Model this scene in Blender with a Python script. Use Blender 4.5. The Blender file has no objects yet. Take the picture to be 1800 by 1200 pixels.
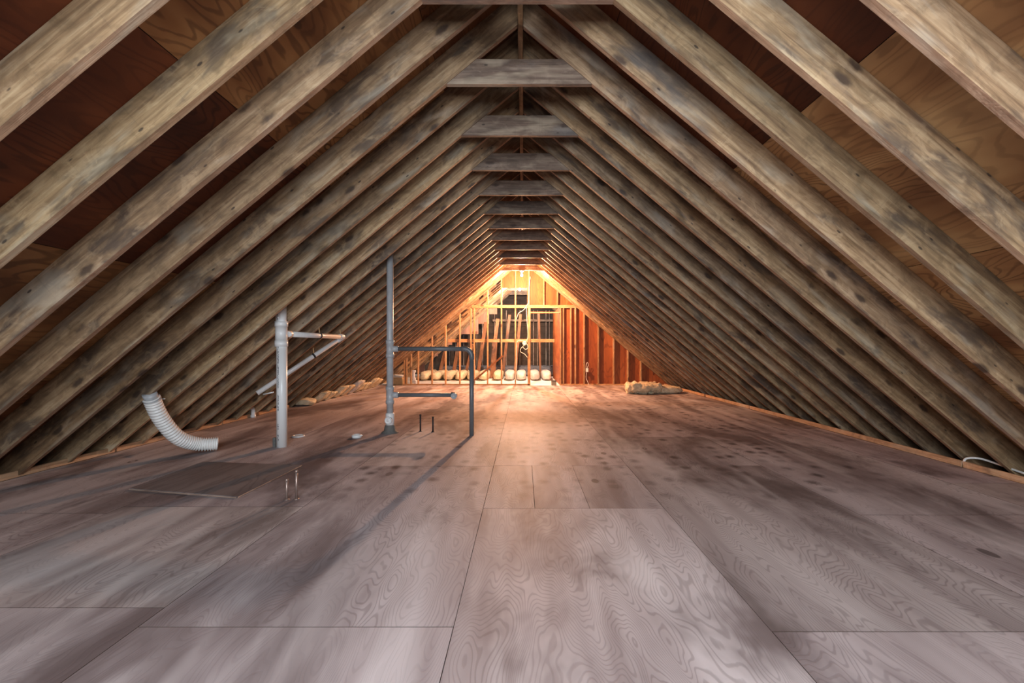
import bpy, bmesh, math, random
from mathutils import Vector, Matrix, noise

random.seed(7)
C = bpy.context.scene.collection
S = bpy.context.scene

# ------------------------------------------------------------------ camera, world, lights, exposure
F, VX, VY, H = 805.0, 920.0, 610.0, 1.065            # focal length in px, vanishing point, eye height
cam = bpy.data.objects.new('camera', bpy.data.cameras.new('camera'))
C.objects.link(cam)
cam.data.sensor_width = 36
cam.data.lens = F / 1800 * 36
cam.data.shift_x = -(VX - 900) / 1800
cam.data.shift_y = (VY - 600) / 1800
cam.data.clip_start = 0.02
cam.location = (0, 0, H)
cam.rotation_euler = (math.pi / 2, 0, 0)
S.camera = cam

w = bpy.data.worlds.new('overcast_sky'); S.world = w
w.use_nodes = True
w.node_tree.nodes['Background'].inputs[0].default_value = (0.75, 0.86, 1.0, 1)
w.node_tree.nodes['Background'].inputs[1].default_value = 0.3

def lamp(name, kind, loc, power, color, rot=(0, 0, 0), **kw):
    d = bpy.data.lights.new(name, kind)
    d.energy = power; d.color = color
    for k, v in kw.items(): setattr(d, k, v)
    o = bpy.data.objects.new(name, d); C.objects.link(o)
    o.location = loc; o.rotation_euler = rot
    return o

# daylight through the gable window behind the photographer
lamp('window_daylight', 'AREA', (0.0, -1.85, 1.75), 360, (0.86, 0.93, 1.0), (math.radians(90), 0, 0),
     shape='RECTANGLE', size=2.6, size_y=1.7)
BULB1 = (-0.04, 11.48, 2.83)
BULB2 = (-0.11, 14.36, 2.83)
lamp('bulb_light', 'POINT', (BULB1[0], BULB1[1], BULB1[2] - 0.05), 980, (1.0, 0.48, 0.24), shadow_soft_size=0.035)
lamp('bulb_light', 'POINT', (BULB2[0], BULB2[1], BULB2[2] - 0.05), 520, (1.0, 0.72, 0.54), shadow_soft_size=0.035)

S.view_settings.view_transform = 'Standard'
S.view_settings.look = 'None'
S.view_settings.gamma = 1
S.view_settings.use_curve_mapping = False
S.view_settings.exposure = 0.0

# ------------------------------------------------------------------ node helpers
class NT:
    def __init__(s, name):
        s.m = bpy.data.materials.new(name); s.m.use_nodes = True
        s.t = s.m.node_tree; s.n = s.t.nodes; s.l = s.t.links
        s.b = s.n['Principled BSDF']
    def new(s, kind, **kw):
        n = s.n.new(kind)
        for k, v in kw.items(): setattr(n, k, v)
        return n
    def put(s, sock, v):
        if isinstance(v, bpy.types.NodeSocket): s.l.new(v, sock)
        elif v is not None:
            if sock.type == 'RGBA' and len(v) == 3: v = (*v, 1)
            sock.default_value = v
    def math(s, op, a, b=None, c=None, clamp=False):
        n = s.new('ShaderNodeMath', operation=op, use_clamp=clamp)
        s.put(n.inputs[0], a)
        if b is not None: s.put(n.inputs[1], b)
        if c is not None: s.put(n.inputs[2], c)
        return n.outputs[0]
    def mix(s, f, a, b, mode='MIX'):
        n = s.new('ShaderNodeMix', data_type='RGBA', blend_type=mode)
        s.put(n.inputs[0], f); s.put(n.inputs[6], a); s.put(n.inputs[7], b)
        return n.outputs[2]
    def vmath(s, op, a, b):
        n = s.new('ShaderNodeVectorMath', operation=op)
        s.put(n.inputs[0], a); s.put(n.inputs[1], b)
        return n.outputs[0]
    def noise(s, vec, scale, detail=3, rough=0.5, dist=0.0):
        n = s.new('ShaderNodeTexNoise')
        s.put(n.inputs['Vector'], vec)
        n.inputs['Scale'].default_value = scale; n.inputs['Detail'].default_value = detail
        n.inputs['Roughness'].default_value = rough; n.inputs['Distortion'].default_value = dist
        return n.outputs['Fac']
    def voro(s, vec, scale, rnd=1.0):
        n = s.new('ShaderNodeTexVoronoi')
        s.put(n.inputs['Vector'], vec)
        n.inputs['Scale'].default_value = scale; n.inputs['Randomness'].default_value = rnd
        return n.outputs['Distance'], n.outputs['Color']
    def step(s, v, a, b, lo=0.0, hi=1.0):
        n = s.new('ShaderNodeMapRange', interpolation_type='SMOOTHSTEP')
        s.put(n.inputs[0], v)
        for i, x in enumerate((a, b, lo, hi)): n.inputs[1 + i].default_value = x
        return n.outputs[0]
    def ramp(s, v, stops):
        n = s.new('ShaderNodeValToRGB')
        s.put(n.inputs[0], v)
        r = n.color_ramp
        while len(r.elements) < len(stops): r.elements.new(0.5)
        for e, (p, c) in zip(r.elements, stops): e.position = p; e.color = (*c, 1)
        return n.outputs[0]
    def bump(s, h, strength=0.3, dist=0.01):
        n = s.new('ShaderNodeBump'); n.inputs['Strength'].default_value = strength
        n.inputs['Distance'].default_value = dist
        s.put(n.inputs['Height'], h); s.l.new(n.outputs[0], s.b.inputs['Normal'])
    def done(s, color, rough=0.7, spec=0.3, metal=0.0):
        s.put(s.b.inputs['Base Color'], color); s.put(s.b.inputs['Roughness'], rough)
        s.b.inputs['Specular IOR Level'].default_value = spec
        s.b.inputs['Metallic'].default_value = metal
        return s.m
    def local(s, rand=37.0):
        """object coordinates, shifted per object so that copies differ"""
        tc = s.new('ShaderNodeTexCoord').outputs['Object']
        oi = s.new('ShaderNodeObjectInfo')
        s.rnd = oi.outputs['Random']; s.tint = oi.outputs['Color']
        cmb = s.new('ShaderNodeCombineXYZ')
        a = s.math('MULTIPLY', s.rnd, rand)
        for i, k in enumerate((1.0, 1.7, 2.3)): s.put(cmb.inputs[i], s.math('MULTIPLY', a, k))
        return tc, s.vmath('ADD', tc, cmb.outputs[0])

def lumber(name, light, mid, dark, stain=0.55, rough=0.62):
    """sawn pine: grain along local X, knots, dark and bluish weathering; obj.color multiplies the tone"""
    s = NT(name)
    tc, v = s.local()
    g = s.noise(s.vmath('MULTIPLY', v, (1.2, 26, 26)), 1.6, 4, 0.6, 0.3)
    warp = s.noise(s.vmath('MULTIPLY', v, (1.5, 5, 5)), 1.0, 2, 0.5)
    rings = s.math('SINE', s.math('MULTIPLY', warp, 70.0))
    col = s.ramp(g, [(0.28, dark), (0.5, mid), (0.72, light)])
    col = s.mix(s.math('MULTIPLY', s.step(rings, 0.3, 1.0), 0.22), col, dark)
    blot = s.noise(s.vmath('MULTIPLY', v, (1.0, 3.2, 3.2)), 1.9, 4, 0.62, 0.4)
    col = s.mix(s.step(blot, 0.49, 0.66, 0, stain), col, (0.075, 0.058, 0.05))
    mott = s.noise(s.vmath('MULTIPLY', v, (1.0, 1.5, 1.5)), 7.0, 4, 0.62, 0.8)
    col = s.mix(s.step(mott, 0.50, 0.66, 0, 0.45), col, tuple(c * 0.42 for c in mid))
    col = s.mix(s.step(mott, 0.34, 0.46, 0.28, 0), col, tuple(min(1, c * 1.25) for c in light))
    pale = s.noise(s.vmath('MULTIPLY', v, (1.3, 5, 5)), 1.3, 3, 0.6, 0.5)
    col = s.mix(s.step(pale, 0.52, 0.70, 0, 0.45), col, (0.50, 0.45, 0.35))
    blue = s.noise(s.vmath('MULTIPLY', v, (0.8, 2, 2)), 1.0, 3, 0.6)
    col = s.mix(s.step(blue, 0.62, 0.72, 0, 0.6), col, (0.095, 0.105, 0.115))
    flat = s.new('ShaderNodeSeparateXYZ'); s.put(flat.inputs[0], v)
    fv = s.new('ShaderNodeCombineXYZ'); s.put(fv.inputs[0], flat.outputs[0]); s.put(fv.inputs[1], flat.outputs[2])
    kd, kc = s.voro(s.vmath('MULTIPLY', fv.outputs[0], (2.7, 6.5, 0)), 1.0, 1.0)
    sep = s.new('ShaderNodeSeparateColor'); s.put(sep.inputs[0], kc)
    on = s.step(sep.outputs[0], 0.12, 0.16)
    kd2 = s.math('ADD', kd, s.math('MULTIPLY', s.math('SUBTRACT', s.noise(v, 30, 2), 0.5), 0.10))
    core = s.math('MULTIPLY', s.step(kd2, 0.08, 0.20, 1, 0), on)
    halo = s.math('MULTIPLY', s.step(kd2, 0.10, 0.36, 1, 0), on)
    col = s.mix(s.math('MULTIPLY', halo, 0.35), col, mid)
    col = s.mix(s.math('MULTIPLY', core, 0.85), col, (0.05, 0.032, 0.025))
    spots, _ = s.voro(s.vmath('MULTIPLY', fv.outputs[0], (4.6, 11, 0)), 1.0, 1.0)
    col = s.mix(s.step(spots, 0.05, 0.09, 0.8, 0), col, (0.03, 0.022, 0.02))
    cut = s.noise(s.vmath('MULTIPLY', v, (60, 2, 2)), 1.0, 1, 0.4)
    col = s.mix(s.step(cut, 0.66, 0.74, 0, 0.12), col, (0.08, 0.06, 0.05))
    tone = s.math('ADD', 0.72, s.math('MULTIPLY', s.rnd, 0.5))
    cmb = s.new('ShaderNodeCombineColor')
    for i in range(3): s.put(cmb.inputs[i], tone)
    col = s.mix(1.0, col, cmb.outputs[0], 'MULTIPLY')
    col = s.mix(1.0, col, s.tint, 'MULTIPLY')
    s.bump(s.math('ADD', s.math('MULTIPLY', g, 0.5), s.math('MULTIPLY', halo, 1.6)), 0.55, 0.014)
    return s.done(col, rough, 0.32)

def plywood(name, light, mid, dark, line, lines=26.0, contrast=0.5, floor=False, rough=0.6):
    """rotary-cut veneer: contour grain along local Y, tonal bands, patches and knots; obj.color multiplies"""
    s = NT(name)
    tc, v = s.local()
    a = s.noise(s.vmath('MULTIPLY', v, (2.6, 0.62, 1)), 1.25, 2.5, 0.45, 0.25)
    fine = s.noise(s.vmath('MULTIPLY', v, (60, 5, 1)), 1.0, 2, 0.5)
    ph = s.math('ADD', s.math('MULTIPLY', a, lines * 6.283), s.math('MULTIPLY', fine, 1.6))
    gr = s.step(s.math('SINE', ph), 0.3, 0.98)
    band = s.noise(s.vmath('MULTIPLY', v, (2.1, 0.22, 1)), 1.5, 3, 0.6, 0.2)
    col = s.ramp(band, [(0.30, dark), (0.48, mid), (0.66, light)])
    vis = s.step(s.noise(s.vmath('MULTIPLY', v, (1.5, 0.5, 1)), 1.0, 2), 0.38, 0.62, 0.35, 1.0)
    col = s.mix(s.math('MULTIPLY', s.math('MULTIPLY', gr, vis), contrast), col, line)
    blot = s.noise(s.vmath('MULTIPLY', v, (1, 0.55, 1)), 1.3, 4, 0.6, 0.3)
    col = s.mix(s.step(blot, 0.52, 0.74, 0, 0.55), col, dark)
    kd, kc = s.voro(s.vmath('MULTIPLY', v, (3.0, 1.5, 1)), 1.0, 1.0)
    sep = s.new('ShaderNodeSeparateColor'); s.put(sep.inputs[0], kc)
    on = s.step(sep.outputs[0], 0.52, 0.56)
    core = s.math('MULTIPLY', s.step(kd, 0.045, 0.07, 1, 0), on)
    ring = s.math('MULTIPLY', s.math('SUBTRACT', s.step(kd, 0.075, 0.10, 1, 0), s.step(kd, 0.045, 0.06, 1, 0)), on)
    pick = s.step(sep.outputs[1], 0.5, 0.55)
    kcol = s.mix(pick, (dark[0] * .35, dark[1] * .35, dark[2] * .35), (light[0] * 1.05, light[1] * 1.05, light[2] * 1.05))
    col = s.mix(s.math('MULTIPLY', core, 0.8), col, kcol)
    col = s.mix(s.math('MULTIPLY', ring, 0.8), col, (dark[0] * .35, dark[1] * .35, dark[2] * .35))
    if floor:
        # rust bleed round the nail heads in the middle of the attic, dirt in the foreground
        geo = s.new('ShaderNodeNewGeometry').outputs['Position']
        sx = s.new('ShaderNodeSeparateXYZ'); s.put(sx.inputs[0], geo)
        nv = s.vmath('ADD', s.vmath('MULTIPLY', geo, (7.0, 5.0, 0)), (0.3, 0.1, 0))
        nd, nc = s.voro(nv, 1.0, 0.62)
        star = s.noise(geo, 26, 3, 0.7)
        nd = s.math('ADD', nd, s.math('MULTIPLY', s.math('SUBTRACT', star, 0.5), 0.45))
        nsep = s.new('ShaderNodeSeparateColor'); s.put(nsep.inputs[0], nc)
        zone = s.math('MULTIPLY', s.step(sx.outputs[1], 2.6, 3.9), s.step(s.noise(geo, 0.7, 2), 0.34, 0.5, 0.45, 1.0))
        zone = s.math('MULTIPLY', zone, s.step(sx.outputs[0], -2.4, -1.2))
        zone = s.math('MULTIPLY', zone, s.step(nsep.outputs[0], 0.05, 0.5, 0.4, 1.0))
        col = s.mix(s.math('MULTIPLY', s.math('MULTIPLY', s.step(nd, 0.06, 0.52, 1, 0), zone), 0.88), col, (0.055, 0.04, 0.04))
        dirt = s.noise(s.vmath('MULTIPLY', geo, (1.25, 0.42, 1)), 1.0, 5, 0.62, 0.5)
        col = s.mix(s.step(dirt, 0.46, 0.64, 0, 0.82), col, (0.125, 0.092, 0.09))
        wear = s.noise(s.vmath('MULTIPLY', geo, (2.2, 0.36, 1)), 0.9, 3, 0.55, 0.3)
        col = s.mix(s.step(wear, 0.54, 0.66, 0, 0.5), col, (0.74, 0.69, 0.69))
    tone = s.math('ADD', 0.82, s.math('MULTIPLY', s.rnd, 0.36))
    cmb = s.new('ShaderNodeCombineColor')
    for i in range(3): s.put(cmb.inputs[i], tone)
    col = s.mix(1.0, col, cmb.outputs[0], 'MULTIPLY')
    col = s.mix(1.0, col, s.tint, 'MULTIPLY')
    s.bump(s.math('ADD', s.math('MULTIPLY', gr, -0.35), s.math('MULTIPLY', fine, 0.3)), 0.25, 0.004)
    return s.done(col, rough, 0.35)

def plain(name, color, rough=0.5, spec=0.5, metal=0.0, mottle=0.12, scale=18):
    s = NT(name)
    tc, v = s.local()
    n = s.noise(v, scale, 3, 0.6)
    col = s.mix(s.step(n, 0.35, 0.7, 0, mottle * 2), color, tuple(c * 0.45 for c in color))
    s.bump(n, 0.08, 0.004)
    return s.done(col, rough, spec, metal)

def fluffy(name, a, b):
    s = NT(name)
    tc, v = s.local()
    n = s.noise(v, 14, 5, 0.7, 0.6)
    s.bump(s.noise(v, 40, 4, 0.7), 0.9, 0.03)
    return s.done(s.ramp(n, [(0.3, b), (0.65, a)]), 0.95, 0.05)

M = {}
M['rafter'] = lumber('pine_rafter', (0.50, 0.37, 0.225), (0.345, 0.23, 0.128), (0.165, 0.10, 0.056), 0.78)
M['rafter_edge_lit'] = lumber('pine_rafter_edge_lit', (0.50, 0.335, 0.22), (0.40, 0.25, 0.155), (0.27, 0.16, 0.095), 0.25)  # lighter pine for rafter undersides: bulb and floor-bounce light painted into the colour
M['stud'] = lumber('pine_stud', (0.52, 0.33, 0.18), (0.42, 0.245, 0.12), (0.30, 0.155, 0.07), 0.25)
M['grey_timber'] = lumber('weathered_timber', (0.30, 0.25, 0.20), (0.19, 0.145, 0.115), (0.10, 0.07, 0.055))
M['trim'] = lumber('trim_batten', (0.60, 0.40, 0.25), (0.50, 0.31, 0.18), (0.34, 0.19, 0.10), 0.2)
M['floor_ply'] = plywood('floor_plywood', (0.60, 0.545, 0.55), (0.45, 0.393, 0.396), (0.26, 0.212, 0.212), (0.13, 0.098, 0.098), 58, 0.36, True)
M['roof_ply'] = plywood('roof_plywood', (0.40, 0.235, 0.105), (0.27, 0.135, 0.055), (0.14, 0.058, 0.024), (0.07, 0.028, 0.012), 24, 0.6)
M['wall_ply'] = plywood('wall_plywood', (0.42, 0.130, 0.038), (0.31, 0.086, 0.023), (0.19, 0.046, 0.014), (0.10, 0.026, 0.009), 12, 0.5)
M['pink_ply'] = plywood('pink_plywood', (0.56, 0.36, 0.28), (0.47, 0.28, 0.21), (0.36, 0.20, 0.15), (0.24, 0.13, 0.09), 10, 0.35)
M['hatch'] = plywood('hatch_plywood', (0.22, 0.185, 0.18), (0.17, 0.14, 0.138), (0.12, 0.095, 0.092), (0.09, 0.07, 0.07), 14, 0.4)
M['dark_board'] = plain('dark_boards', (0.10, 0.083, 0.07), 0.8, 0.2, mottle=0.3, scale=4)
M['ply_edge'] = plain('plywood_edge', (0.06, 0.04, 0.03), 0.9, 0.1)
M['white_pvc'] = plain('white_plastic', (0.78, 0.80, 0.80), 0.32, 0.5, mottle=0.05)
M['grey_pvc'] = plain('grey_plastic', (0.42, 0.44, 0.46), 0.4, 0.5, mottle=0.12)
M['dark_pvc'] = plain('dark_grey_plastic', (0.13, 0.14, 0.15), 0.4, 0.5, mottle=0.1)
M['black_iron'] = plain('black_iron', (0.03, 0.028, 0.03), 0.55, 0.4, 0.3)
M['copper'] = plain('dull_copper', (0.42, 0.32, 0.28), 0.42, 0.5, 0.7, mottle=0.2)
M['duct'] = plain('duct_vinyl', (0.80, 0.80, 0.78), 0.45, 0.4, mottle=0.05)
M['boot'] = plain('rubber_boot', (0.16, 0.16, 0.15), 0.7, 0.3, mottle=0.25)
M['strap'] = plain('black_strap', (0.025, 0.025, 0.028), 0.6, 0.3)
M['steel'] = plain('galvanised_steel', (0.55, 0.56, 0.57), 0.35, 0.5, 0.8)
M['insul'] = fluffy('yellow_glass_wool', (0.86, 0.77, 0.56), (0.64, 0.52, 0.32))
M['insul_white'] = fluffy('white_glass_wool', (0.85, 0.83, 0.78), (0.58, 0.55, 0.50))
M['insul_grey'] = fluffy('grey_loose_fill', (0.34, 0.36, 0.40), (0.15, 0.16, 0.18))
M['paper'] = plain('kraft_facing', (0.55, 0.38, 0.20), 0.8, 0.2)
M['cable'] = plain('white_cable', (0.80, 0.80, 0.78), 0.45, 0.4, mottle=0.03)
M['ceramic'] = plain('white_ceramic', (0.85, 0.84, 0.80), 0.25, 0.5, mottle=0.02)
M['board_white'] = plain('white_gypsum', (0.80, 0.78, 0.74), 0.8, 0.2, mottle=0.1, scale=3)
# printed white pipe: a band of small dark lettering too small to read
def printed():
    s = NT('printed_white_plastic')
    tc = s.new('ShaderNodeTexCoord').outputs['Object']
    xyz = s.new('ShaderNodeSeparateXYZ'); s.put(xyz.inputs[0], tc)
    ang = s.math('ARCTAN2', xyz.outputs[1], xyz.outputs[0])
    band = s.math('MULTIPLY', s.step(ang, -2.02, -1.98), s.step(ang, -1.72, -1.68, 1, 0))
    n = s.noise(s.vmath('MULTIPLY', tc, (60, 60, 90)), 1.0, 1)
    words = s.noise(s.vmath('MULTIPLY', tc, (0, 0, 4.5)), 1.0, 1)
    ink = s.math('MULTIPLY', s.math('MULTIPLY', band, s.step(n, 0.45, 0.50)), s.step(words, 0.46, 0.5))
    return s.done(s.mix(s.math('MULTIPLY', ink, 0.85), (0.78, 0.80, 0.80), (0.06, 0.07, 0.09)), 0.32, 0.5)
M['printed_pvc'] = printed()
def glow(name, color, strength):
    s = NT(name)
    s.b.inputs['Emission Color'].default_value = (*color, 1)
    s.b.inputs['Emission Strength'].default_value = strength
    return s.done((0.9, 0.9, 0.9), 0.3)
M['bulb'] = glow('lit_bulb_glass', (1.0, 0.86, 0.66), 60)

# ------------------------------------------------------------------ object helpers
def link(name, me, mat=None, parent=None, loc=None, color=None):
    o = bpy.data.objects.new(name, me); C.objects.link(o)
    if mat is not None and me is not None and not me.materials: me.materials.append(mat)
    if parent: o.parent = parent
    if loc is not None: o.location = loc
    if color: o.color = (*color, 1)
    return o

def empty(name, loc=(0, 0, 0)):
    o = bpy.data.objects.new(name, None); C.objects.link(o)
    o.location = loc; o.empty_display_size = 0.1
    return o

def thing(name, label, cat, loc=(0, 0, 0), group=None):
    return tag(empty(name, loc), label, cat, group)

def tag(o, label, cat, group=None):
    o['label'] = label; o['category'] = cat
    if group: o['group'] = group
    return o

def struct(name, loc=(0, 0, 0)):
    o = empty(name, loc); o['kind'] = 'structure'
    return o

def finish(bm, name, smooth=False):
    bmesh.ops.recalc_face_normals(bm, faces=bm.faces)
    me = bpy.data.meshes.new(name); bm.to_mesh(me); bm.free()
    if smooth:
        for p in me.polygons: p.use_smooth = True
    return me

def sheet_mesh(name, dx, dy, dz, mat):
    """flat sheet whose sawn edges are dark with glue and dirt"""
    me = box_mesh(name, dx, dy, dz, 0)
    me.materials.append(mat); me.materials.append(M['ply_edge'])
    for p in me.polygons:
        if abs(p.normal.z) < 0.5: p.material_index = 1
    return me

def box_mesh(name, dx, dy, dz, bev=0.003, base=(0, 0, 0)):
    bm = bmesh.new()
    bmesh.ops.create_cube(bm, size=1)
    bmesh.ops.scale(bm, verts=bm.verts, vec=(dx, dy, dz))
    if bev: bmesh.ops.bevel(bm, geom=bm.edges[:], offset=bev, segments=1, affect='EDGES')
    bmesh.ops.translate(bm, verts=bm.verts, vec=base)
    return finish(bm, name)

_boxes = {}
def box(name, x0, x1, y0, y1, z0, z1, mat, parent=None, color=None, bev=0.003, origin=None):
    """box whose local X is its longest side when it is timber: origin at its centre"""
    c = Vector(((x0 + x1) / 2, (y0 + y1) / 2, (z0 + z1) / 2))
    key = (round(x1 - x0, 4), round(y1 - y0, 4), round(z1 - z0, 4), mat.name)
    if key not in _boxes:
        me = box_mesh(name, *key[:3], bev); me.materials.append(mat); _boxes[key] = me
    o = link(name, _boxes[key], None, parent, color=color)
    o.location = c - (parent.location if parent else Vector((0, 0, 0)))
    return o

def timber(name, p, q, wy, wz, mat, parent=None, up=(0, 1, 0), color=None, cache={}):
    """board from p to q: local X along it, wy along 'up' projected, wz across"""
    p, q = Vector(p), Vector(q)
    x = (q - p).normalized()
    y = Vector(up); y = (y - x * y.dot(x)).normalized()
    z = x.cross(y)
    L = (q - p).length
    key = (round(L, 3), wy, wz, mat.name)
    if key not in cache:
        me = box_mesh(name, L, wy, wz, 0.003); me.materials.append(mat); cache[key] = me
    o = link(name, cache[key], None, parent, color=color)
    m = Matrix((x, y, z)).transposed().to_4x4()
    m.translation = (p + q) / 2 - (parent.location if parent else Vector((0, 0, 0)))
    o.matrix_local = m
    return o

def stud(x, y, z0, z1, parent, wx=0.038, wy=0.089, mat=None, color=None, name='stud'):
    return timber(name, (x, y + wy / 2, z0), (x, y + wy / 2, z1), wy, wx, mat or M['stud'], parent, color=color)

def prism(name, pts, y0, y1, mat, parent=None, color=None):
    """polygon in the XZ plane given thickness along Y; local frame laid so that grain runs up (local Y = world Z)"""
    bm = bmesh.new()
    cx = sum(p[0] for p in pts) / len(pts); cz = sum(p[1] for p in pts) / len(pts)
    a = [bm.verts.new((p[0] - cx, p[1] - cz, 0)) for p in pts]
    b = [bm.verts.new((p[0] - cx, p[1] - cz, -(y1 - y0))) for p in pts]
    bm.faces.new(a); bm.faces.new(b[::-1])
    n = len(pts)
    for i in range(n): bm.faces.new((a[i], b[i], b[(i + 1) % n], a[(i + 1) % n]))
    me = finish(bm, name)
    o = link(name, me, mat, parent, color=color)
    o.rotation_euler = (math.pi / 2, 0, 0)
    o.location = Vector((cx, y0, cz)) - (parent.location if parent else Vector((0, 0, 0)))
    return o

def smooth_path(pts, n=8):
    P = [Vector(p) for p in pts]; out = []
    for i in range(len(P) - 1):
        a, b, c, d = P[max(i - 1, 0)], P[i], P[i + 1], P[min(i + 2, len(P) - 1)]
        for k in range(n):
            t = k / n
            out.append(0.5 * ((2 * b) + (c - a) * t + (2 * a - 5 * b + 4 * c - d) * t * t + (3 * b - a - 3 * c + d) * t ** 3))
    out.append(P[-1])
    return out

def sweep(bm, path, rad, seg=16, cap=True):
    path = [Vector(p) for p in path]
    rad = rad if callable(rad) else (lambda i, r=rad: r)
    t0 = (path[1] - path[0]).normalized()
    ref = Vector((0, 0, 1)) if abs(t0.z) < 0.9 else Vector((0, 1, 0))
    nrm = (ref - t0 * ref.dot(t0)).normalized()
    rings = []
    for i, p in enumerate(path):
        if i == 0: t = t0
        elif i == len(path) - 1: t = (path[-1] - path[-2]).normalized()
        else: t = ((path[i + 1] - p).normalized() + (p - path[i - 1]).normalized()).normalized()
        nrm = (nrm - t * nrm.dot(t)).normalized()
        bi = t.cross(nrm)
        r = rad(i)
        rings.append([bm.verts.new(p + (nrm * math.cos(a) + bi * math.sin(a)) * r)
                      for a in (2 * math.pi * k / seg for k in range(seg))])
    for u, v in zip(rings, rings[1:]):
        for k in range(seg): bm.faces.new((u[k], u[(k + 1) % seg], v[(k + 1) % seg], v[k]))
    if cap:
        bm.faces.new(rings[0][::-1]); bm.faces.new(rings[-1])

def tube(name, path, rad, mat, parent=None, seg=16, org=None):
    """one tube; path in world coordinates"""
    org = Vector(org) if org is not None else Vector(path[0])
    bm = bmesh.new()
    sweep(bm, [Vector(p) - org for p in path], rad, seg)
    me = finish(bm, name, True)
    o = link(name, me, mat, parent)
    o.location = org - (parent.location if parent else Vector((0, 0, 0)))
    return o

def lathe(name, prof, loc, mat, parent=None, seg=24, rot=None):
    bm = bmesh.new(); rings = []
    for r, z in prof:
        rings.append([bm.verts.new((r * math.cos(a), r * math.sin(a), z)) for a in (2 * math.pi * k / seg for k in range(seg))])
    for u, v in zip(rings, rings[1:]):
        for k in range(seg): bm.faces.new((u[k], u[(k + 1) % seg], v[(k + 1) % seg], v[k]))
    bm.faces.new(rings[0][::-1]); bm.faces.new(rings[-1])
    me = finish(bm, name, True)
    o = link(name, me, mat, parent)
    if rot: o.rotation_euler = rot
    o.location = Vector(loc) - (parent.location if parent else Vector((0, 0, 0)))
    return o

def lump(name, dx, dy, dz, loc, mat, parent=None, seed=0, amp=0.03, cuts=9, power=4.0, freq=7.0, shape=None, rotz=0.0):
    """soft block resting on loc: a rounded box pushed about by noise"""
    bm = bmesh.new()
    bmesh.ops.create_cube(bm, size=2)
    bmesh.ops.subdivide_edges(bm, edges=bm.edges[:], cuts=cuts, use_grid_fill=True)
    off = Vector((seed * 3.1, seed * 1.7, seed * 0.9))
    for v in bm.verts:
        c = v.co
        r = (abs(c.x) ** power + abs(c.y) ** power + abs(c.z) ** power) ** (1 / power)
        c = c / r
        p = Vector((c.x * dx / 2, c.y * dy / 2, (c.z + 1) * dz / 2))
        if shape: p = shape(p)
        d = noise.noise_vector(p * freq + off) * amp + noise.noise_vector(p * freq * 2.7 + off) * amp * 0.5
        p = p + d
        p.z = max(p.z, 0.0)
        v.co = p
    me = finish(bm, name, True)
    o = link(name, me, mat, parent)
    o.rotation_euler = (0, 0, rotz)
    o.location = Vector(loc) - (parent.location if parent else Vector((0, 0, 0)))
    return o

def px(x, y, d):
    """point seen at pixel (x, y) of the photograph at depth d"""
    return Vector(((x - VX) * d / F, d, H + (VY - y) * d / F))

# ------------------------------------------------------------------ roof
XR, HALF, COLLAR, SL = -0.022, 0.528, 2.985, 0.84
SLS, HALFS = {1: 0.84, -1: 0.832}, {1: 0.528, -1: 0.545}     # the left slope is a touch flatter
THS = {k: math.atan(v) for k, v in SLS.items()}
TH = THS[1]
DEP, THK = 0.184, 0.038
def under(x, extra=0.0):
    """height of the rafters' lower edges above the floor at x"""
    k = 1 if x >= XR else -1
    return COLLAR + SLS[k] * (HALFS[k] - abs(x - XR)) + extra
SHEATH = DEP / math.cos(TH)
WALL_Y = 12.78
ceiling = struct('ceiling')
LEN = 6.55
def rafter_mesh(seed):
    r = random.Random(seed)
    bm = bmesh.new()
    n = 14
    rings = []
    tz = DEP * math.tan(TH)
    for i in range(n + 1):
        u = i / n
        wob = 0.0 if i in (0,) else r.uniform(-0.0035, 0.0035)
        row = []
        for yy, zz in ((-THK / 2, 0.0), (THK / 2, 0.0), (THK / 2, DEP), (-THK / 2, DEP)):
            x0 = -zz * math.tan(TH)
            row.append(bm.verts.new((x0 + (LEN - x0) * u, yy + wob, zz)))
        rings.append(row)
    for a, b in zip(rings, rings[1:]):
        for k in range(4): bm.faces.new((a[k], a[(k + 1) % 4], b[(k + 1) % 4], b[k]))
    bm.faces.new(rings[0][::-1]); bm.faces.new(rings[-1])
    es = [e for e in bm.edges if len(e.link_faces) == 2 and e.calc_face_angle() > 0.5]
    bmesh.ops.bevel(bm, geom=es, offset=0.003, segments=1, affect='EDGES')
    me = finish(bm, 'rafter'); me.materials.append(M['rafter']); me.materials.append(M['rafter_edge_lit'])
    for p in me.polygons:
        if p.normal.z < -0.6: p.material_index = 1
    return me
def frame(side):
    """local X down the slope, Z out through the roof"""
    c, q = math.cos(THS[side]), math.sin(THS[side])
    return Matrix(((side * c, 0, side * q), (0, side, 0), (-q, 0, c))).to_4x4()
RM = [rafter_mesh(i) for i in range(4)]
ys = [2.57 + 0.4065 * k for k in range(0, 37)]
near = [2.135, 1.709, 1.30, 0.90, 0.49, 0.08, -0.33, -0.74, -1.15, -1.56]
RZ = math.cos(TH)
px0 = 0.021
tones = {}
rr = random.Random(21)
grey_right = {5: (0.62, 0.62, 0.66), 4: (0.7, 0.66, 0.62), 7: (0.8, 0.78, 0.76), 3: (0.85, 0.83, 0.8)}
grey_left = {3: (0.78, 0.72, 0.68), 2: (0.85, 0.82, 0.80)}
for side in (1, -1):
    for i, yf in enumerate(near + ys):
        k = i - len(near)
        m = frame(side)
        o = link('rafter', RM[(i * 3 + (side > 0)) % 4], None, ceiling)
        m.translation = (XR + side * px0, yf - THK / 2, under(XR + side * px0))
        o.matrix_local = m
        t = rr.uniform(0.88, 1.08)
        col = (t, t * rr.uniform(0.96, 1.0), t * rr.uniform(0.92, 1.0))
        g = (grey_right if side > 0 else grey_left).get(k)
        o.color = (*(g or col), 1)
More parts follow.
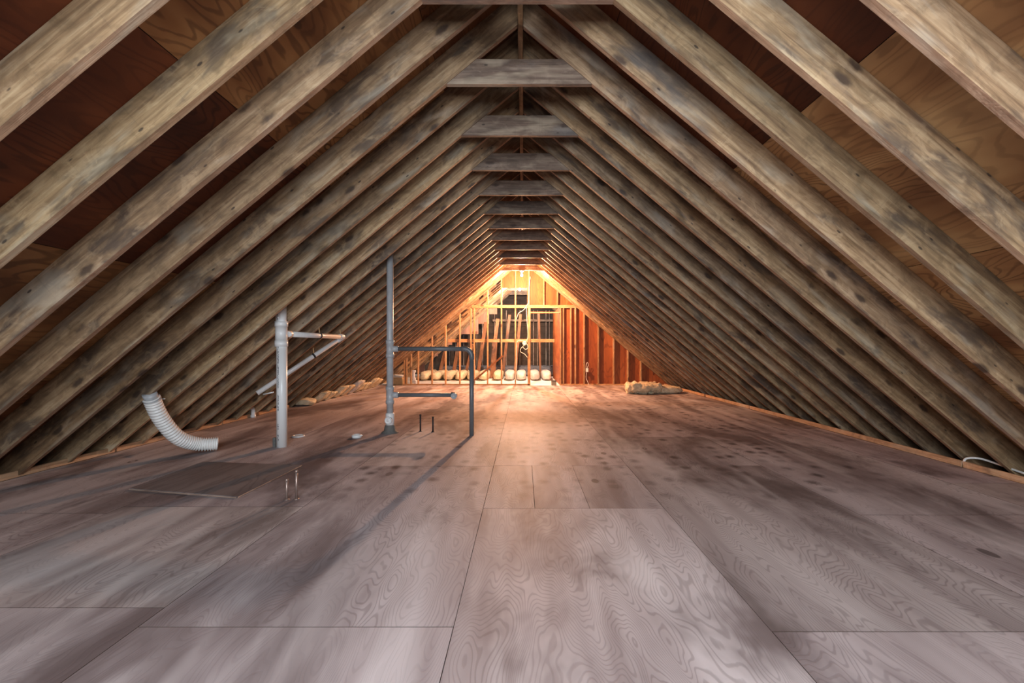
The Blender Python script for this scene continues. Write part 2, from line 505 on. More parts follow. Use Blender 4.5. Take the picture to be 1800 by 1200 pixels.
# ridge board, in lengths
rb0, rb1 = under(XR + px0) - 0.012, under(XR + px0) + SHEATH - 0.03
for a, b in ((-1.64, 2.2), (2.2, 7.05), (7.05, 11.9), (11.9, 17.2)):
    timber('ridge_board', (XR, a + 0.002, (rb0 + rb1) / 2), (XR, b - 0.002, (rb0 + rb1) / 2), 0.038, rb1 - rb0, M['rafter'], ceiling, up=(1, 0, 0), color=(0.8, 0.72, 0.65))
# collar ties on every second pair
def collar(y, mat, col):
    hb, ht = HALF - 0.003, HALF - 0.184 / SL - 0.003
    bm = bmesh.new()
    pts = [(-hb - 0.017, 0), (hb, 0), (ht, 0.184), (-ht - 0.015, 0.184)]
    a = [bm.verts.new((p[0], -0.019, p[1])) for p in pts]
    b = [bm.verts.new((p[0], 0.019, p[1])) for p in pts]
    bm.faces.new(a); bm.faces.new(b[::-1])
    for i in range(4): bm.faces.new((a[i], b[i], b[(i + 1) % 4], a[(i + 1) % 4]))
    bmesh.ops.recalc_face_normals(bm, faces=bm.faces)
    bmesh.ops.bevel(bm, geom=bm.edges[:], offset=0.002, segments=1, affect='EDGES')
    return link('collar_tie', finish(bm, 'collar_tie'), mat, ceiling, (XR, y - 0.019, COLLAR + 0.001), col)
for j in range(0, 24, 2):
    collar(2.57 + 0.4065 * j, M['grey_timber'], (0.86, 0.78, 0.72) if j else (1.2, 1.0, 0.9))
for j in (26, 29, 32, 35):
    collar(2.57 + 0.4065 * j, M['grey_timber'], (1, 1, 1))
# roof sheathing: plywood sheets laid along the ridge, joints staggered
SH_ROWS = [0.03, 0.81, 2.03, 3.25, 4.47, 5.69, 6.75]
def slope_pt(side, d, perp, y):
    """d down the slope from the ridge line of the sheathing's underside"""
    c, q = math.cos(THS[side]), math.sin(THS[side])
    return Vector((XR + side * (d * c + perp * q), y, under(XR + side * 1e-4) + SHEATH - d * q + perp * c))
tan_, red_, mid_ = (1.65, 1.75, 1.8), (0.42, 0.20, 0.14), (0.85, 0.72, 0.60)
sh_cache = {}
rs = random.Random(5)
for side in (1, -1):
    for r in range(len(SH_ROWS) - 1):
        d0, d1 = SH_ROWS[r] + 0.002, SH_ROWS[r + 1] - 0.002
        start = -2.75 - (1.22 if r % 2 else 0.0)
        y = start
        while y < 17.3:
            y0, y1 = max(y, -2.75), min(y + 2.44, 17.3)
            y += 2.44
            if y1 - y0 < 0.1: continue
            key = (round(d1 - d0, 3), round(y1 - y0, 3))
            if key not in sh_cache:
                # local Y (grain) runs along the ridge
                me = sheet_mesh('roof_sheet', key[0], key[1] - 0.004, 0.012, M['roof_ply']); sh_cache[key] = me
            m = frame(side)
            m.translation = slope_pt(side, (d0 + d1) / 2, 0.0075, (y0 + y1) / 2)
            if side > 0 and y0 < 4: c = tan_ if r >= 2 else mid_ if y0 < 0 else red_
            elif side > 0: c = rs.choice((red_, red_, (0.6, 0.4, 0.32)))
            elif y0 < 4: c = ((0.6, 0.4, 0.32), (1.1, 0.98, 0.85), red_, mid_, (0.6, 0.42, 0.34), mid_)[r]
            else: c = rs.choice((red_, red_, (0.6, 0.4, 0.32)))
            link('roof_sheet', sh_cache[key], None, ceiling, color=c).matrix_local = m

# building felt over the sheathing keeps the sky out
for side in (1, -1):
    me = box_mesh('felt', 6.9, 20.2, 0.004, 0); me.materials.append(M['strap'])
    m = frame(side)
    m.translation = slope_pt(side, 3.44, 0.018, 7.3)
    link('felt', me, None, ceiling).matrix_local = m

# ------------------------------------------------------------------ floor
floor = struct('floor')
XL, XRT = -4.135, 3.89
cols = [(-4.20, -3.93), (-3.93, -2.71), (-2.71, -1.49), (-1.49, -0.27), (-0.27, 0.945), (0.945, 2.17), (2.17, 3.39), (3.39, 3.93)]
cross = {0: [-2.7, 1.0, 3.44, 5.88, 8.32, 10.76], 1: [-2.7, 0.4, 2.98, 5.42, 7.86, 10.3], 2: [-2.7, 1.9, 3.10, 5.54, 7.98, 10.42],
         3: [-2.7, -0.67, 1.77, 4.16, 6.60, 9.04, 11.48], 4: [-2.7, 0.63, 3.07, 4.18, 6.62, 9.06, 11.5],
         5: [-2.7, -0.7, 1.74, 4.18, 5.5, 7.94, 10.38], 6: [-2.7, 0.5, 2.95, 5.39, 7.83, 10.27], 7: [-2.7, 1.2, 3.64, 6.08, 8.52, 10.96]}
fr = random.Random(3)
f_cache = {}
def floor_sheet(x0, x1, y0, y1):
    key = (round(x1 - x0, 3), round(y1 - y0, 3))
    if key not in f_cache:
        me = sheet_mesh('plywood_sheet', key[0] - 0.003, key[1] - 0.003, 0.018, M['floor_ply']); f_cache[key] = me
    t = fr.uniform(0.90, 1.06)
    o = link('plywood_sheet', f_cache[key], None, floor, ((x0 + x1) / 2, (y0 + y1) / 2, -0.009 - fr.uniform(0, 0.001)), (t, t * fr.uniform(0.98, 1), t * fr.uniform(0.97, 1.02)))
    o.rotation_euler = (0, 0, fr.uniform(-0.0007, 0.0007))
    return o
for ci, (x0, x1) in enumerate(cols):
    x0, x1 = (XL if ci == 0 else x0 * 0.986), (XRT if ci == 7 else x1 * 0.986)
    ysx = [q if q < 0 else q * 0.986 for q in cross[ci]] + [WALL_Y]
    for y0, y1 in zip(ysx, ysx[1:]):
        if ci == 4 and abs(y0 - 3.027) < 0.01:
            floor_sheet(x0, 0.076, y0, y1); floor_sheet(0.076, 0.44, y0, y1); floor_sheet(0.44, x1, y0, y1)
        else:
            floor_sheet(x0, x1, y0, y1)
# the bare board under the sheets and the open room past the stud wall
box('subfloor', -5.4, 5.4, -2.75, WALL_Y, -0.42, -0.36, M['dark_board'], floor)
box('rim_board', XL - 0.02, XL + 0.02, -2.7, WALL_Y, -0.3, -0.025, M['dark_board'], floor)
box('rim_board', XRT - 0.02, XRT + 0.02, -2.7, WALL_Y, -0.3, -0.025, M['dark_board'], floor)
box('landing', -5.0, 3.6, WALL_Y + 0.001, 20.0, -0.06, -0.025, M['board_white'], floor)

# battens along both floor edges
trim = struct('trim_left')
for a, b in ((-2.7, 2.4), (2.4, 6.3), (6.3, 8.1), (8.45, 12.7)):
    timber('batten', (XL - 0.012, a, 0.028), (XL - 0.012 + fr.uniform(-.01, .01), b - 0.006, 0.028), 0.055, 0.022, M['trim'], trim, up=(0, 0, 1))
trim = struct('trim_right')
for a, b in ((-2.7, 4.06), (4.07, 7.9), (7.9, 12.7)):
    timber('batten', (XRT + 0.012, a, 0.028), (XRT + 0.012 + fr.uniform(-.01, .01), b - 0.006, 0.028), 0.055, 0.022, M['trim'], trim, up=(0, 0, 1))

# low eave boards and the gable with its window behind the camera
for nm, sx in (('wall_left', -1), ('wall_right', 1)):
    x = XR + sx * 5.0
    o = box(nm, x - 0.02, x + 0.02, -2.75, 20.0, -0.6, -0.25, M['dark_board']); o['kind'] = 'structure'
wf = struct('wall_front')
def gable(parent, y0, y1, z0, hole, mat, name='gable_panel', lim=5.2):
    x0, x1, h0, h1 = hole
    top = lambda x: under(x) + SHEATH - 0.01
    prism(name, [(-lim, z0), (x0, z0), (x0, top(x0)), (-lim, max(top(-lim), z0 + 0.01))], y0, y1, mat, parent)
    prism(name, [(x1, z0), (lim, z0), (lim, max(top(lim), z0 + 0.01)), (x1, top(x1))], y0, y1, mat, parent)
    prism(name, [(x0, z0), (x1, z0), (x1, h0), (x0, h0)], y0, y1, mat, parent)
    prism(name, [(x0, h1), (x1, h1), (x1, top(x1)), (XR, top(XR)), (x0, top(x0))], y0, y1, mat, parent)
gable(wf, -1.70, -1.66, -0.4, (-1.3, 1.3, 0.9, 2.6), M['wall_ply'])
win = struct('window_1')
for x0, x1, z0, z1 in ((-1.3, 1.3, 0.9, 0.95), (-1.3, 1.3, 2.55, 2.6), (-1.3, -1.25, 0.95, 2.55), (1.25, 1.3, 0.95, 2.55), (-0.025, 0.025, 0.95, 2.55)):
    box('frame', x0, x1, -1.75, -1.62, z0, z1, M['white_pvc'], win)

# ------------------------------------------------------------------ stud wall at the far end
wall = struct('wall_back')
D = WALL_Y
def wx(p): return (p - VX) * D / F
def wz(p): return H + (VY - p) * D / F
PB, PT = 0.038, wz(536)                       # top of bottom plate, top of double plate
XJ = wx(985)                                  # door jamb
# bottom plates and double top plate
for a, b in ((wx(708), wx(931)), (XJ - 0.02, 3.72)):
    timber('bottom_plate', (a, D + 0.0445, 0.019), (b, D + 0.0445, 0.019), 0.089, 0.038, M['stud'], wall, up=(0, 1, 0))
plo, phi = wx(829), wx(1013)
for z in (PT - 0.019, PT - 0.058):
    timber('top_plate', (plo, D + 0.0445, z), (phi, D + 0.0445, z), 0.089, 0.038, M['stud'], wall)
LOW = PT - 0.078
for p in (710.5, 714, 722, 734.5, 759, 783, 808):
    x = wx(p)
    stud(x, D, PB, min(under(x) + 0.06, LOW), wall)
for p in (827.5, 833.5, 857, 881.5, 906):
    stud(wx(p), D, PB, LOW, wall)
stud(wx(930), D, 0.0, LOW, wall, wx=0.076)
for p in (985.5, 990.5, 1003.5, 1011.5):
    stud(wx(p), D, PB, LOW, wall)
for p in (1027, 1052, 1079, 1104, 1127):
    x = wx(p); stud(x, D, PB, under(x) + 0.06, wall)
# cripple studs above the plate
for p in (857, 881.5, 906, 930, 956, 980):
    x = wx(p); stud(x, D, PT + 0.001, min(under(x) + 0.12, 3.5), wall)
timber('door_header', (wx(931.5), D + 0.0445, wz(549)), (wx(984), D + 0.0445, wz(549)), 0.089, 0.038, M['stud'], wall)
# let-in horizontal brace behind the left studs and across the doorway
timber('horizontal_brace', (wx(787), D + 0.109, wz(598.5)), (wx(929), D + 0.109, wz(598.5)), 0.038, 0.089, M['stud'], wall, up=(0, 1, 0))
timber('horizontal_brace', (wx(931), D + 0.109, wz(598.5)), (wx(975), D + 0.109, wz(598.5)), 0.038, 0.089, M['stud'], wall, up=(0, 1, 0))
# plywood on the back of the right-hand studs
top = lambda x: under(x) + SHEATH - 0.02
xs = [XJ - 0.02, 1.62, 2.84, 4.06]
for a, b in zip(xs, xs[1:]):
    prism('plywood_sheet', [(a + .002, 0.0), (b - .002, 0.0), (b - .002, max(top(b), 0.02)), (a + .002, min(top(a), PT))] if top(a) < PT else
          [(a + .002, 0.0), (b - .002, 0.0), (b - .002, min(top(b), PT - .002)), (a + .002, PT - .002)], D + 0.09, D + 0.103, M['wall_ply'], wall)
xu = wx(927)
prism('plywood_sheet', [(xu, PT), (XJ - .01, PT), (XJ - .01, top(XJ)), (xu, top(xu))], D + 0.09, D + 0.103, M['wall_ply'], wall, color=(1.0, 0.96, 0.9))
prism('plywood_sheet', [(XJ - .006, PT), (1.9, PT), (1.9, top(1.9)), (XJ - .006, top(XJ - .006))], D + 0.09, D + 0.103, M['wall_ply'], wall, color=(1.0, 0.96, 0.9))
prism('plywood_sheet', [(wx(882), wz(505)), (xu - .004, wz(505)), (xu - .004, top(xu)), (wx(882), top(wx(882)))], D + 0.09, D + 0.103, M['wall_ply'], wall, color=(1.0, 0.96, 0.9))
# return partition seen through the doorway
xr = XJ + 0.02
me = box_mesh('plywood_sheet', PT + 0.02, 3.3, 0.013, 0.001); me.materials.append(M['wall_ply'])
o = link('plywood_sheet', me, None, wall, color=(1.1, 1.1, 1.1)); o.rotation_euler = (0, math.pi / 2, 0); o.location = (xr, D + 1.78, PT / 2 - 0.01)

# ------------------------------------------------------------------ the unfinished space beyond the studs
far = struct('wall_far')
FY = 18.6
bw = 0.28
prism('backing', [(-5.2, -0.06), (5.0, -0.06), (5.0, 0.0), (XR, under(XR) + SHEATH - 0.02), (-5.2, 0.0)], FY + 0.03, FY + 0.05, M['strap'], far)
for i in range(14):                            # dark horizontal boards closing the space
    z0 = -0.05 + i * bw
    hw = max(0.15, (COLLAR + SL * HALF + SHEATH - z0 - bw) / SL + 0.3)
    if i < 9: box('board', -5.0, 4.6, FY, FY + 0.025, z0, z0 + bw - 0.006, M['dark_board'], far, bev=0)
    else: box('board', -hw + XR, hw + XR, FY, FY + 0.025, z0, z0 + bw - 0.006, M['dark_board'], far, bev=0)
for p in (745, 757, 790, 801, 815, 838, 848, 869, 890, 914, 938, 945, 960, 966):   # thin grey posts near the far boards
    d = FY - 0.12
    x = (p - VX) * d / F
    stud(x, d, -0.02, min(H + (VY - 545) * d / F, under(x) + 0.1), far, mat=M['grey_timber'], color=(1.5, 1.55, 1.65), wx=0.04, name='post')
d = FY - 0.2
timber('rail', ((866 - VX) * d / F, d, H + (VY - 563) * d / F), ((975 - VX) * d / F, d, H + (VY - 563) * d / F), 0.04, 0.09, M['grey_timber'], far, color=(2.0, 2.0, 2.0))
# leaning struts of the second roof
d = 16.0
for (xa, ya, xb, yb, wd) in ((752, 655, 762, 622, .09), (773, 657, 785, 606, .12), (797, 657, 807, 600, .12), (819, 655, 831, 604, .09), (841, 652, 854, 566, .12),
                             (866, 664, 870, 596, .18), (870, 600, 875, 560, .12), (884, 657, 896, 553, .10), (905, 658, 915, 552, .10), (950, 664, 947, 548, .07)):
    timber('strut', px(xa, ya, d), px(xb, yb, d), 0.038, wd, M['stud'], ceiling, color=(0.72, 0.58, 0.60))
# stepped plywood sheets on the left slope of the second roof
d = 16.6
def fx(p): return (p - VX) * d / F
def fz(p): return H + (VY - p) * d / F
for (a, b, yb) in ((736, 747, 655), (747, 770, 626), (770, 795, 606), (795, 841, 587), (841, 860, 569), (860, 874, 552)):
    x0, x1 = fx(a), fx(b) - 0.004
    z0 = fz(yb)
    t0, t1 = under(x0) + 0.1, under(x1) + 0.1
    if t0 < z0 + 0.02: t0 = z0 + 0.02
    prism('roof_panel', [(x0, z0), (x1, z0), (x1, t1), (x0, t0)], d, d + 0.013, M['pink_ply'], ceiling)

# batts lying between the joists beyond the studs
batt_px = (743, 764, 785, 806, 827, 848, 874, 895, 916, 941, 962)
words = ['first', 'second', 'third', 'fourth', 'fifth', 'sixth', 'seventh', 'eighth', 'ninth', 'tenth', 'last']
for i, p in enumerate(batt_px):
    d = 14.75
    x = (p - VX) * d / F
    wht = i >= 7
    nm = 'white' if wht else 'yellow'
    b = lump('insulation_batt', 0.325, 2.2, 0.29, (x, d + 1.1, -0.024), M['insul_white'] if wht else M['insul'], None, i + 3, 0.014, 9, 3.4, 6.0)
    tag(b, f'{nm} insulation batt, {words[i]} from the left in the row beyond the stud wall', 'insulation', 'insulation batts beyond the stud wall')
# loose grey fill lying over the batts further back
g = lump('loose_fill_insulation', 4.6, 1.0, 0.36, (-0.9, 17.7, -0.024), M['insul_grey'], None, 55, 0.05, 24, 8.0, 4.0)
g['kind'] = 'stuff'; g['label'] = 'grey loose insulation fill heaped behind the batts'; g['category'] = 'insulation'

# ------------------------------------------------------------------ light bulbs
def bulb(loc, top, label):
    t = thing('light_bulb', label, 'lamp', (loc[0], loc[1], top))
    lathe('lamp_holder', [(0.055, 0), (0.055, -0.012), (0.042, -0.03), (0.026, -0.045), (0.022, -0.06), (0.0205, -0.06)], (loc[0], loc[1], top), M['ceramic'], t)
    z = top - 0.058
    lathe('bulb_glass', [(0.013, 0), (0.015, -0.018), (0.024, -0.04), (0.030, -0.06), (0.028, -0.078), (0.018, -0.092), (0.004, -0.097)], (loc[0], loc[1], z), M['bulb'], t)
    return t
bulb(BULB1, COLLAR + 0.0005, 'bare lit bulb hanging under the last collar tie before the stud wall')
bulb(BULB2, COLLAR + 0.0005, 'bare lit bulb glowing behind the top studs of the end wall')

# ------------------------------------------------------------------ white vent stack
Y = 4.90
X = (495.5 - VX) * Y / F
t = thing('vent_stack', 'thick white plastic vent pipe with a side branch, rising through floor to rafters', 'pipe', (X, Y, 0))
R = 0.053
pipe = tube('vertical_pipe', [(X, Y, 0.0), (X, Y, 1.12)], R, M['printed_pvc'], t, 28, org=(X, Y, 0))
tube('vertical_pipe', [(X - 0.008, Y, 1.28), (X - 0.008, Y, 1.56)], R, M['printed_pvc'], t, 28)
zc = H + (VY - 605) * Y / F
zt = H + (VY - 560) * Y / F
bm = bmesh.new()
sweep(bm, [(0, 0, -0.14), (0, 0, -0.075), (0, 0, -0.0749), (0, 0, 0.0749), (0, 0, 0.075), (0, 0, 0.13)], lambda i: (R + 0.012, R + 0.012, R + 0.006, R + 0.006, R + 0.012, R + 0.012)[i], 28)
zb = H + (VY - 586) * Y / F
me = finish(bm, 'tee_fitting', True)
o = link('tee_fitting', me, M['white_pvc'], t, (-0.006, 0, zb))
rb = 0.03
P1 = px(506, 587, 4.95); P2 = px(602, 592, 6.35)
tube('branch_socket', [(X, Y, zb), P1 + (P2 - P1).normalized() * 0.06], rb + 0.008, M['white_pvc'], t, 18)
tube('branch_pipe', [P1, P2], rb, M['white_pvc'], t, 18)
P3 = px(452, 691, 5.70)
dirn = (P3 - P2).normalized()
tube('elbow', smooth_path([P2 - (P2 - P1).normalized() * 0.09, P2, P2 + dirn * 0.09], 6), rb + 0.008, M['white_pvc'], t, 18)
tube('drain_arm', [P2 + dirn * 0.03, P3], rb, M['white_pvc'], t, 18)
def hanger(p, axis, top):
    axis = axis.normalized()
    s = tube('strap', [p - axis * 0.012, p + axis * 0.012], rb + 0.006, M['strap'], t, 18)
    tube('hanger_tail', [p + Vector((0, 0, rb)), p + Vector((-0.01, 0, top))], 0.006, M['paper'], s, 6).location = Vector((0, 0, rb)) + axis * 0.012
hanger(P1.lerp(P2, 0.52), P2 - P1, 0.10)
hanger(P1.lerp(P2, 0.955), P2 - P1, 0.10)
hanger(P2.lerp(P3, 0.36), P3 - P2, 0.11)
a = px(463, 693, 5.7); b = px(481, 689, 5.7)
tube('side_clip', [a, b], 0.009, M['white_pvc'], t, 8)
me = box_mesh('corner_block', 0.03, 0.05, 0.10, 0.003, (0, 0, 0.05)); link('corner_block', me, M['boot'], t, (-R - 0.02, 0, 0.0))

# ------------------------------------------------------------------ grey plumbing frame
Y = 5.70
X = (685.5 - VX) * Y / F
t = thing('plumbing_stack', 'grey plastic vent pipe with two side arms and a square loop back into the floor', 'pipe', (X, Y, 0))
R = 0.041
tube('vertical_pipe', [(X, Y, 0.10), (X, Y, 2.26)], R, M['grey_pvc'], t, 24)
lathe('boot', [(0.105, 0), (0.10, 0.012), (0.072, 0.03), (0.062, 0.09), (0.05, 0.105), (0.043, 0.105)], (X, Y, 0), M['boot'], t)
lathe('cleanout_hub', [(R + 0.012, 0.09), (R + 0.012, 0.24), (R + 0.001, 0.25)], (X, Y, 0), M['white_pvc'], t)
c = lathe('cleanout_plug', [(0.044, 0), (0.044, 0.035), (0.036, 0.04), (0.036, 0.035), (0.012, 0.035), (0.012, 0.05), (0.001, 0.05)], (X, Y - R - 0.004, 0.165), M['white_pvc'], t, 20, (math.pi / 2, 0, 0))
zu = H + (VY - 613) * Y / F
zl = H + (VY - 694) * Y / F
rs_ = 0.027
xe = (829 - VX) * (Y - 0.12) / F
def tee(z, nm):
    s = lathe(nm, [(R + 0.002, -0.11), (R + 0.010, -0.11), (R + 0.010, -0.065), (R + 0.004, -0.06), (R + 0.004, 0.06), (R + 0.010, 0.065), (R + 0.010, 0.11), (R + 0.002, 0.11)], (X, Y, z), M['grey_pvc'], t)
    tube('tee_socket', [(X, Y, z), (X + 0.105, Y, z)], rs_ + 0.010, M['grey_pvc'], s, 18).location = (0, 0, 0)
tee(zu, 'tee_fitting'); tee(zl, 'tee_fitting')
tube('upper_arm', [(X + 0.07, Y, zu), (xe - 0.09, Y - 0.12, zu)], rs_, M['dark_pvc'], t, 18)
bend = [(xe - 0.13, Y - 0.117, zu)] + [(xe - 0.09 + 0.09 * math.sin(a), Y - 0.12, zu - 0.09 + 0.09 * math.cos(a)) for a in (i * math.pi / 16 for i in range(9))] + [(xe, Y - 0.12, zu - 0.13)]
tube('elbow', bend, rs_ + 0.004, M['dark_pvc'], t, 18)
tube('return_pipe', [(xe, Y - 0.12, zu - 0.09), (xe + 0.006, Y - 0.17, 0.0)], rs_, M['dark_pvc'], t, 18)
xl = (797 - VX) * Y / F
tube('lower_arm', [(X + 0.07, Y, zl), (xl, Y, zl)], rs_ * 0.92, M['dark_pvc'], t, 18)
tube('elbow', smooth_path([(xl - 0.03, Y, zl), (xl + 0.012, Y - 0.005, zl), (xl + 0.02, Y - 0.05, zl - 0.004), (xl + 0.02, Y - 0.09, zl - 0.004)], 6), rs_ + 0.007, M['dark_pvc'], t, 18)
lathe('end_cap', [(rs_ + 0.010, 0), (rs_ + 0.010, 0.03), (rs_ - 0.004, 0.03), (rs_ - 0.004, 0.022), (0.001, 0.022)], (xl + 0.02, Y - 0.07, zl - 0.004), M['grey_pvc'], t, 18, (math.pi / 2, 0, 0))

# ------------------------------------------------------------------ flexible duct
pts = [px(266, 699, 4.20), px(283, 735, 4.32), px(312, 768, 4.47), px(347, 785, 4.62), px(383, 789, 4.72)]
pts[-2].z = max(pts[-2].z, 0.09); pts[-1].z = 0.071
path = smooth_path(pts, 26)
t = thing('flexible_duct', 'ribbed white flexible duct drooping from the left rafters onto the floor', 'duct', (pts[-1].x, pts[-1].y, 0))
fine = []
for a, b in zip(path, path[1:]): fine += [a, a.lerp(b, 0.5)]
fine.append(path[-1])
tube('duct_hose', fine, lambda i: 0.069 if i % 6 in (0, 1, 2) else 0.056, M['duct'], t, 22)
ax = (path[0] - path[1]).normalized()
tube('collar', [path[0] - ax * 0.01, path[0] + ax * 0.05], 0.057, M['grey_pvc'], t, 22)
tube('clamp', [path[2], path[3]], 0.0705, M['grey_pvc'], t, 22)
tube('clamp_tail', [path[2] + Vector((0.06, 0, 0.0)), path[2] + Vector((0.13, -0.01, 0.0))], 0.004, M['steel'], t, 8)

# ------------------------------------------------------------------ access hatch and stub pipes
t = thing('access_hatch', 'dark square plywood hatch lying on the floor left of the copper stubs', 'hatch', (-2.48, 3.78, 0))
bm = bmesh.new()
q = [(-2.94, 3.42), (-2.02, 3.23), (-1.99, 4.10), (-2.95, 4.22)]
a = [bm.verts.new((x + 2.48, y - 3.78, 0.0)) for x, y in q]; b = [bm.verts.new((x + 2.48, y - 3.78, 0.012)) for x, y in q]
bm.faces.new(a[::-1]); bm.faces.new(b)
for i in range(4): bm.faces.new((a[i], a[(i + 1) % 4], b[(i + 1) % 4], b[i]))
link('hatch_panel', finish(bm, 'hatch_panel'), M['hatch'], t)
for i in (0, 1):
    p, r = Vector((*q[i], 0.005)), Vector((*q[i + 1], 0.005))
    n = Vector(((r - p).y, -(r - p).x, 0)).normalized() * 0.006
    timber('edge_strip', p + n, r + n, 0.010, 0.007, M['grey_timber'], t, up=(0, 0, 1), color=(1.7, 1.6, 1.6))

def stub(pxx, pyb, h, r, mat, name, label, cat, group, capped=True, lean=0.0):
    d = F * H / (pyb - VY); x = (pxx - VX) * d / F
    t = thing(name, label, cat, (x, d, 0), group)
    tube('pipe', [(x, d, 0.0), (x + lean, d, h)], r, mat, t, 14)
    lathe('flange', [(r * 2.2, 0), (r * 2.2, 0.003), (r * 1.3, 0.006), (r * 1.05, 0.007)], (x, d, 0), mat, t, 14)
    if capped: lathe('end_cap', [(r * 1.25, -0.016), (r * 1.25, 0.0), (r * 0.9, 0.004), (0.001, 0.0045)], (x + lean, d, h), mat, t, 14)
stub(504, 878, 0.142, 0.0085, M['copper'], 'copper_pipe', 'shorter copper stub pipe by the hatch corner', 'pipe', 'copper stubs by the hatch')
stub(521, 877, 0.200, 0.0085, M['copper'], 'copper_pipe', 'taller copper stub pipe by the hatch corner', 'pipe', 'copper stubs by the hatch')
stub(739, 758, 0.212, 0.010, M['black_iron'], 'black_pipe', 'left of two thin black stub pipes between the grey pipes', 'pipe', 'black stubs between the grey pipes')
stub(761, 759, 0.190, 0.010, M['black_iron'], 'black_pipe', 'right of two thin black stub pipes between the grey pipes', 'pipe', 'black stubs between the grey pipes')

d = F * H / (767 - VY); x = (524.5 - VX) * d / F
t = thing('floor_ring', 'flat white ring let into the floor beside the white vent pipe', 'pipe cap', (x, d, 0))
lathe('ring', [(0.072, 0.0), (0.072, 0.012), (0.064, 0.016), (0.052, 0.016), (0.050, 0.006), (0.0495, 0.0)], (x, d, 0), M['white_pvc'], t)
lathe('plug', [(0.049, 0.0), (0.049, 0.005), (0.001, 0.006)], (x, d, 0), M['insul_white'], t)
d = F * H / (769 - VY); x = (627 - VX) * d / F
t = thing('pipe_cap', 'small white pipe cap on the floor left of the grey stack', 'pipe cap', (x, d, 0))
lathe('cap_body', [(0.050, 0.0), (0.055, 0.006), (0.056, 0.034), (0.050, 0.038), (0.040, 0.038), (0.040, 0.020), (0.001, 0.020)], (x, d, 0), M['white_pvc'], t)
tube('side_lug', [(x + 0.05, d, 0.02), (x + 0.068, d, 0.03)], 0.008, M['white_pvc'], t, 8)

# small elbow by the left batten
d = 6.95; x = XL + 0.035
t = thing('drain_elbow', 'small pale grey pipe elbow standing at the left floor batten', 'pipe', (x, d, 0))
tube('pipe', smooth_path([(x, d, 0.0), (x, d, 0.09), (x - 0.01, d, 0.125), (x - 0.05, d, 0.14), (x - 0.12, d, 0.12)], 5), 0.03, M['white_pvc'], t, 16)
tube('hub', [(x, d, 0.0), (x, d, 0.04)], 0.037, M['white_pvc'], t, 16)

# white cable over the right batten
path = smooth_path([(3.905, 4.05, 0.004), (3.900, 4.055, 0.05), (3.915, 4.04, 0.085), (3.965, 3.98, 0.098), (4.0, 3.86, 0.08), (4.01, 3.6, 0.05), (4.0, 3.2, 0.04), (4.0, 2.6, 0.03)], 8)
tag(tube('white_cable', path, 0.009, M['cable'], None, 10), 'white cable looping over the right floor batten', 'cable')

# ------------------------------------------------------------------ insulation on the floor and in the eave
t = thing('insulation_roll', 'slumped yellow insulation batt lying on the floor before the right studs', 'insulation', (2.85, 10.55, 0))
lump('thick_half', 0.80, 0.62, 0.235, (2.78, 10.62, 0.0), M['insul'], t, 4, 0.075, 18, 3.2, 6.0)
lump('thin_half', 0.72, 0.55, 0.17, (3.33, 10.70, 0.0), M['insul'], t, 9, 0.035, 12, 3.0, 6.0, shape=lambda p: Vector((p.x, p.y, p.z * (1.0 - 0.35 * max(0, p.x)))))
ordn = ['first', 'second', 'third', 'fourth', 'fifth', 'sixth', 'seventh', 'eighth', 'ninth', 'tenth']
for i in range(10):
    k = 15 + i
    yc = 2.57 + 0.4065 * k - 0.019 - 0.203
    hh = (0.13, 0.24, 0.19, 0.29, 0.26, 0.35, 0.25, 0.22, 0.31, 0.26)[i]
    if i == 0:
        b = lump('insulation_wad', 0.32, 0.34, 0.13, (XL + 0.14, yc - 0.05, 0.0), M['insul'], None, 31, 0.03, 9, 3.0, 8.0)
        tag(b, 'crumpled yellow insulation wad spilling over the gap in the left batten', 'insulation', 'insulation along the left eave'); continue
    def shp(p, hh=hh): return Vector((p.x + p.z / SL * 0.9, p.y, p.z))
    b = lump('insulation_wad', 0.17, 0.25, hh * 0.9, (XL + 0.115, yc, 0.0), M['insul_white'] if i == 5 else M['insul'], None, 60 + i, 0.016, 8, 4.0, 8.0, shape=shp)
    tag(b, f'{ordn[i]} insulation wad along the left eave counting from the white vent pipe', 'insulation', 'insulation along the left eave')

# ------------------------------------------------------------------ small things by the stud wall
t = thing('insulation_bundle', 'tan paper wrapped bundle with white wool on top, left of the first stud', 'insulation', (-3.62, 13.3, -0.025))
lump('paper_wrap', 0.40, 0.36, 0.22, (-3.62, 13.3, -0.025), M['paper'], t, 12, 0.012, 8, 7.0)
lump('wool_top', 0.44, 0.36, 0.08, (-3.62, 13.3, 0.185), M['insul_white'], t, 17, 0.02, 8, 3.0)
x = (726 - VX) * 13.2 / F
t = thing('white_pedestal', 'white waisted post on a white block between the leftmost studs', 'post', (x, 13.2, -0.025))
lump('foot_block', 0.24, 0.22, 0.14, (x, 13.2, -0.025), M['board_white'], t, 2, 0.008, 7, 6.0)
lathe('waisted_post', [(0.085, 0), (0.075, 0.05), (0.055, 0.12), (0.055, 0.2), (0.08, 0.26), (0.075, 0.29), (0.01, 0.295)], (x, 13.2, 0.11), M['white_pvc'], t)

a = px(834, 668, D - 0.03); b = px(884, 625, D - 0.03)
bo = timber('leaning_stick', a, b, 0.02, 0.05, M['stud'], None, color=(0.55, 0.38, 0.3))
tag(bo, 'thin dark stick leaning across the studs left of the doorway', 'stick')

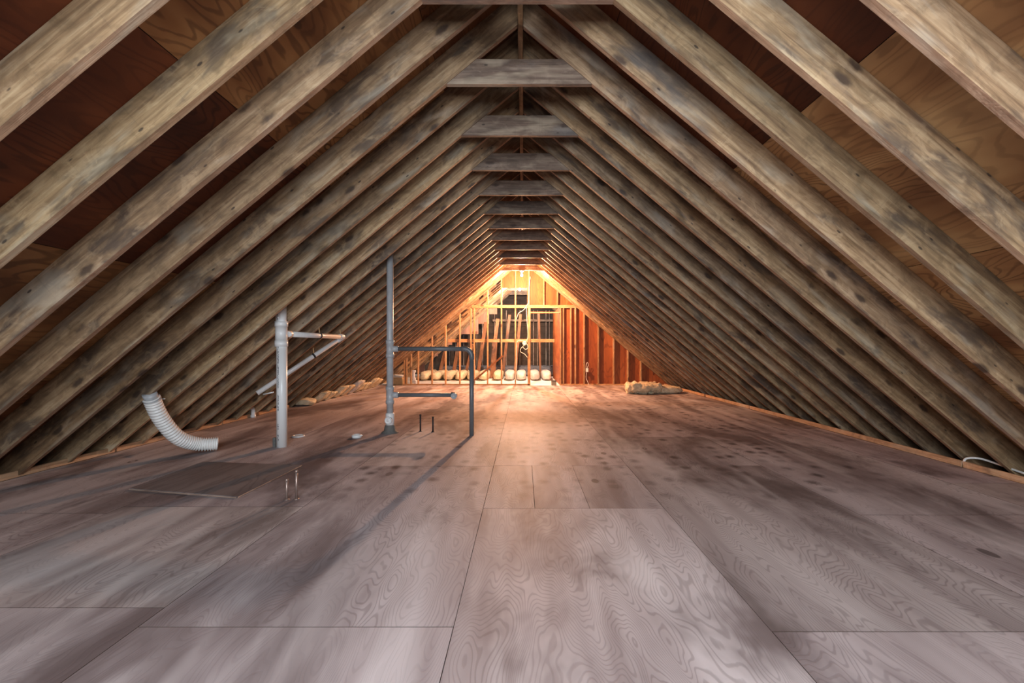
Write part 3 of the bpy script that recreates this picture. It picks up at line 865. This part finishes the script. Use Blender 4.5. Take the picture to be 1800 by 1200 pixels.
# electrical boxes and cables on the studs
x = wx(1031)
t = thing('outlet_box', 'pale electrical outlet box with cable on a stud right of the doorway', 'electrical box', (x, D, 0.0))
me = box_mesh('box_body', 0.06, 0.06, 0.10, 0.004); link('box_body', me, M['white_pvc'], t, (0.012, -0.002, wz(650)))
me = box_mesh('face_plate', 0.066, 0.005, 0.106, 0.001); link('face_plate', me, M['cable'], t, (0.012, -0.035, wz(650)))
tube('feed_cable', smooth_path([(x + .02, D, wz(646)), (x + .05, D - .01, wz(641)), (x + .02, D - .01, wz(637)), (x - .01, D - .01, wz(642)), (x - .012, D - .012, wz(655))], 6), 0.006, M['cable'], t, 8)
tube('tail_cable', smooth_path([(x, D - .012, wz(655)), (x - .01, D - .015, wz(664)), (x + .03, D - .03, wz(671)), (x + .06, D - .05, 0.012)], 6), 0.006, M['cable'], t, 8)
x = wx(922)
t = thing('junction_box', 'round junction box with looped white cables beside the door stud', 'electrical box', (x, D - 0.005, 0.0))
lathe('box_body', [(0.06, 0), (0.06, 0.05), (0.05, 0.055), (0.001, 0.056)], (x, D + 0.05, wz(603)), M['white_pvc'], t, 20, (math.pi / 2, 0, 0))
for pts_ in (((922, 606), (916, 612), (915, 618), (922, 622), (927, 628)), ((920, 600), (925, 603), (928, 610), (924, 614), (919, 610)), ((922, 600), (912, 598), (908, 606), (908, 640), (906, 668)),
             ((907, 562), (912, 550), (920, 545), (925, 538), (929, 530), (930, 510), (932, 486)), ((925, 540), (926, 560), (928, 590), (924, 601))):
    tube('cable', smooth_path([px(a_, b_, D - 0.012) for a_, b_ in pts_], 6), 0.0065, M['cable'], t, 8)
x = wx(975)
t = thing('floor_box', 'small dark box on the floor at the foot of the door jamb', 'box', (x, D + 0.35, -0.025))
me = box_mesh('box_body', 0.14, 0.14, 0.12, 0.006, (0, 0, 0.06)); link('box_body', me, M['boot'], t)
me = box_mesh('lid', 0.15, 0.15, 0.015, 0.003, (0, 0, 0.1275)); link('lid', me, M['strap'], t)
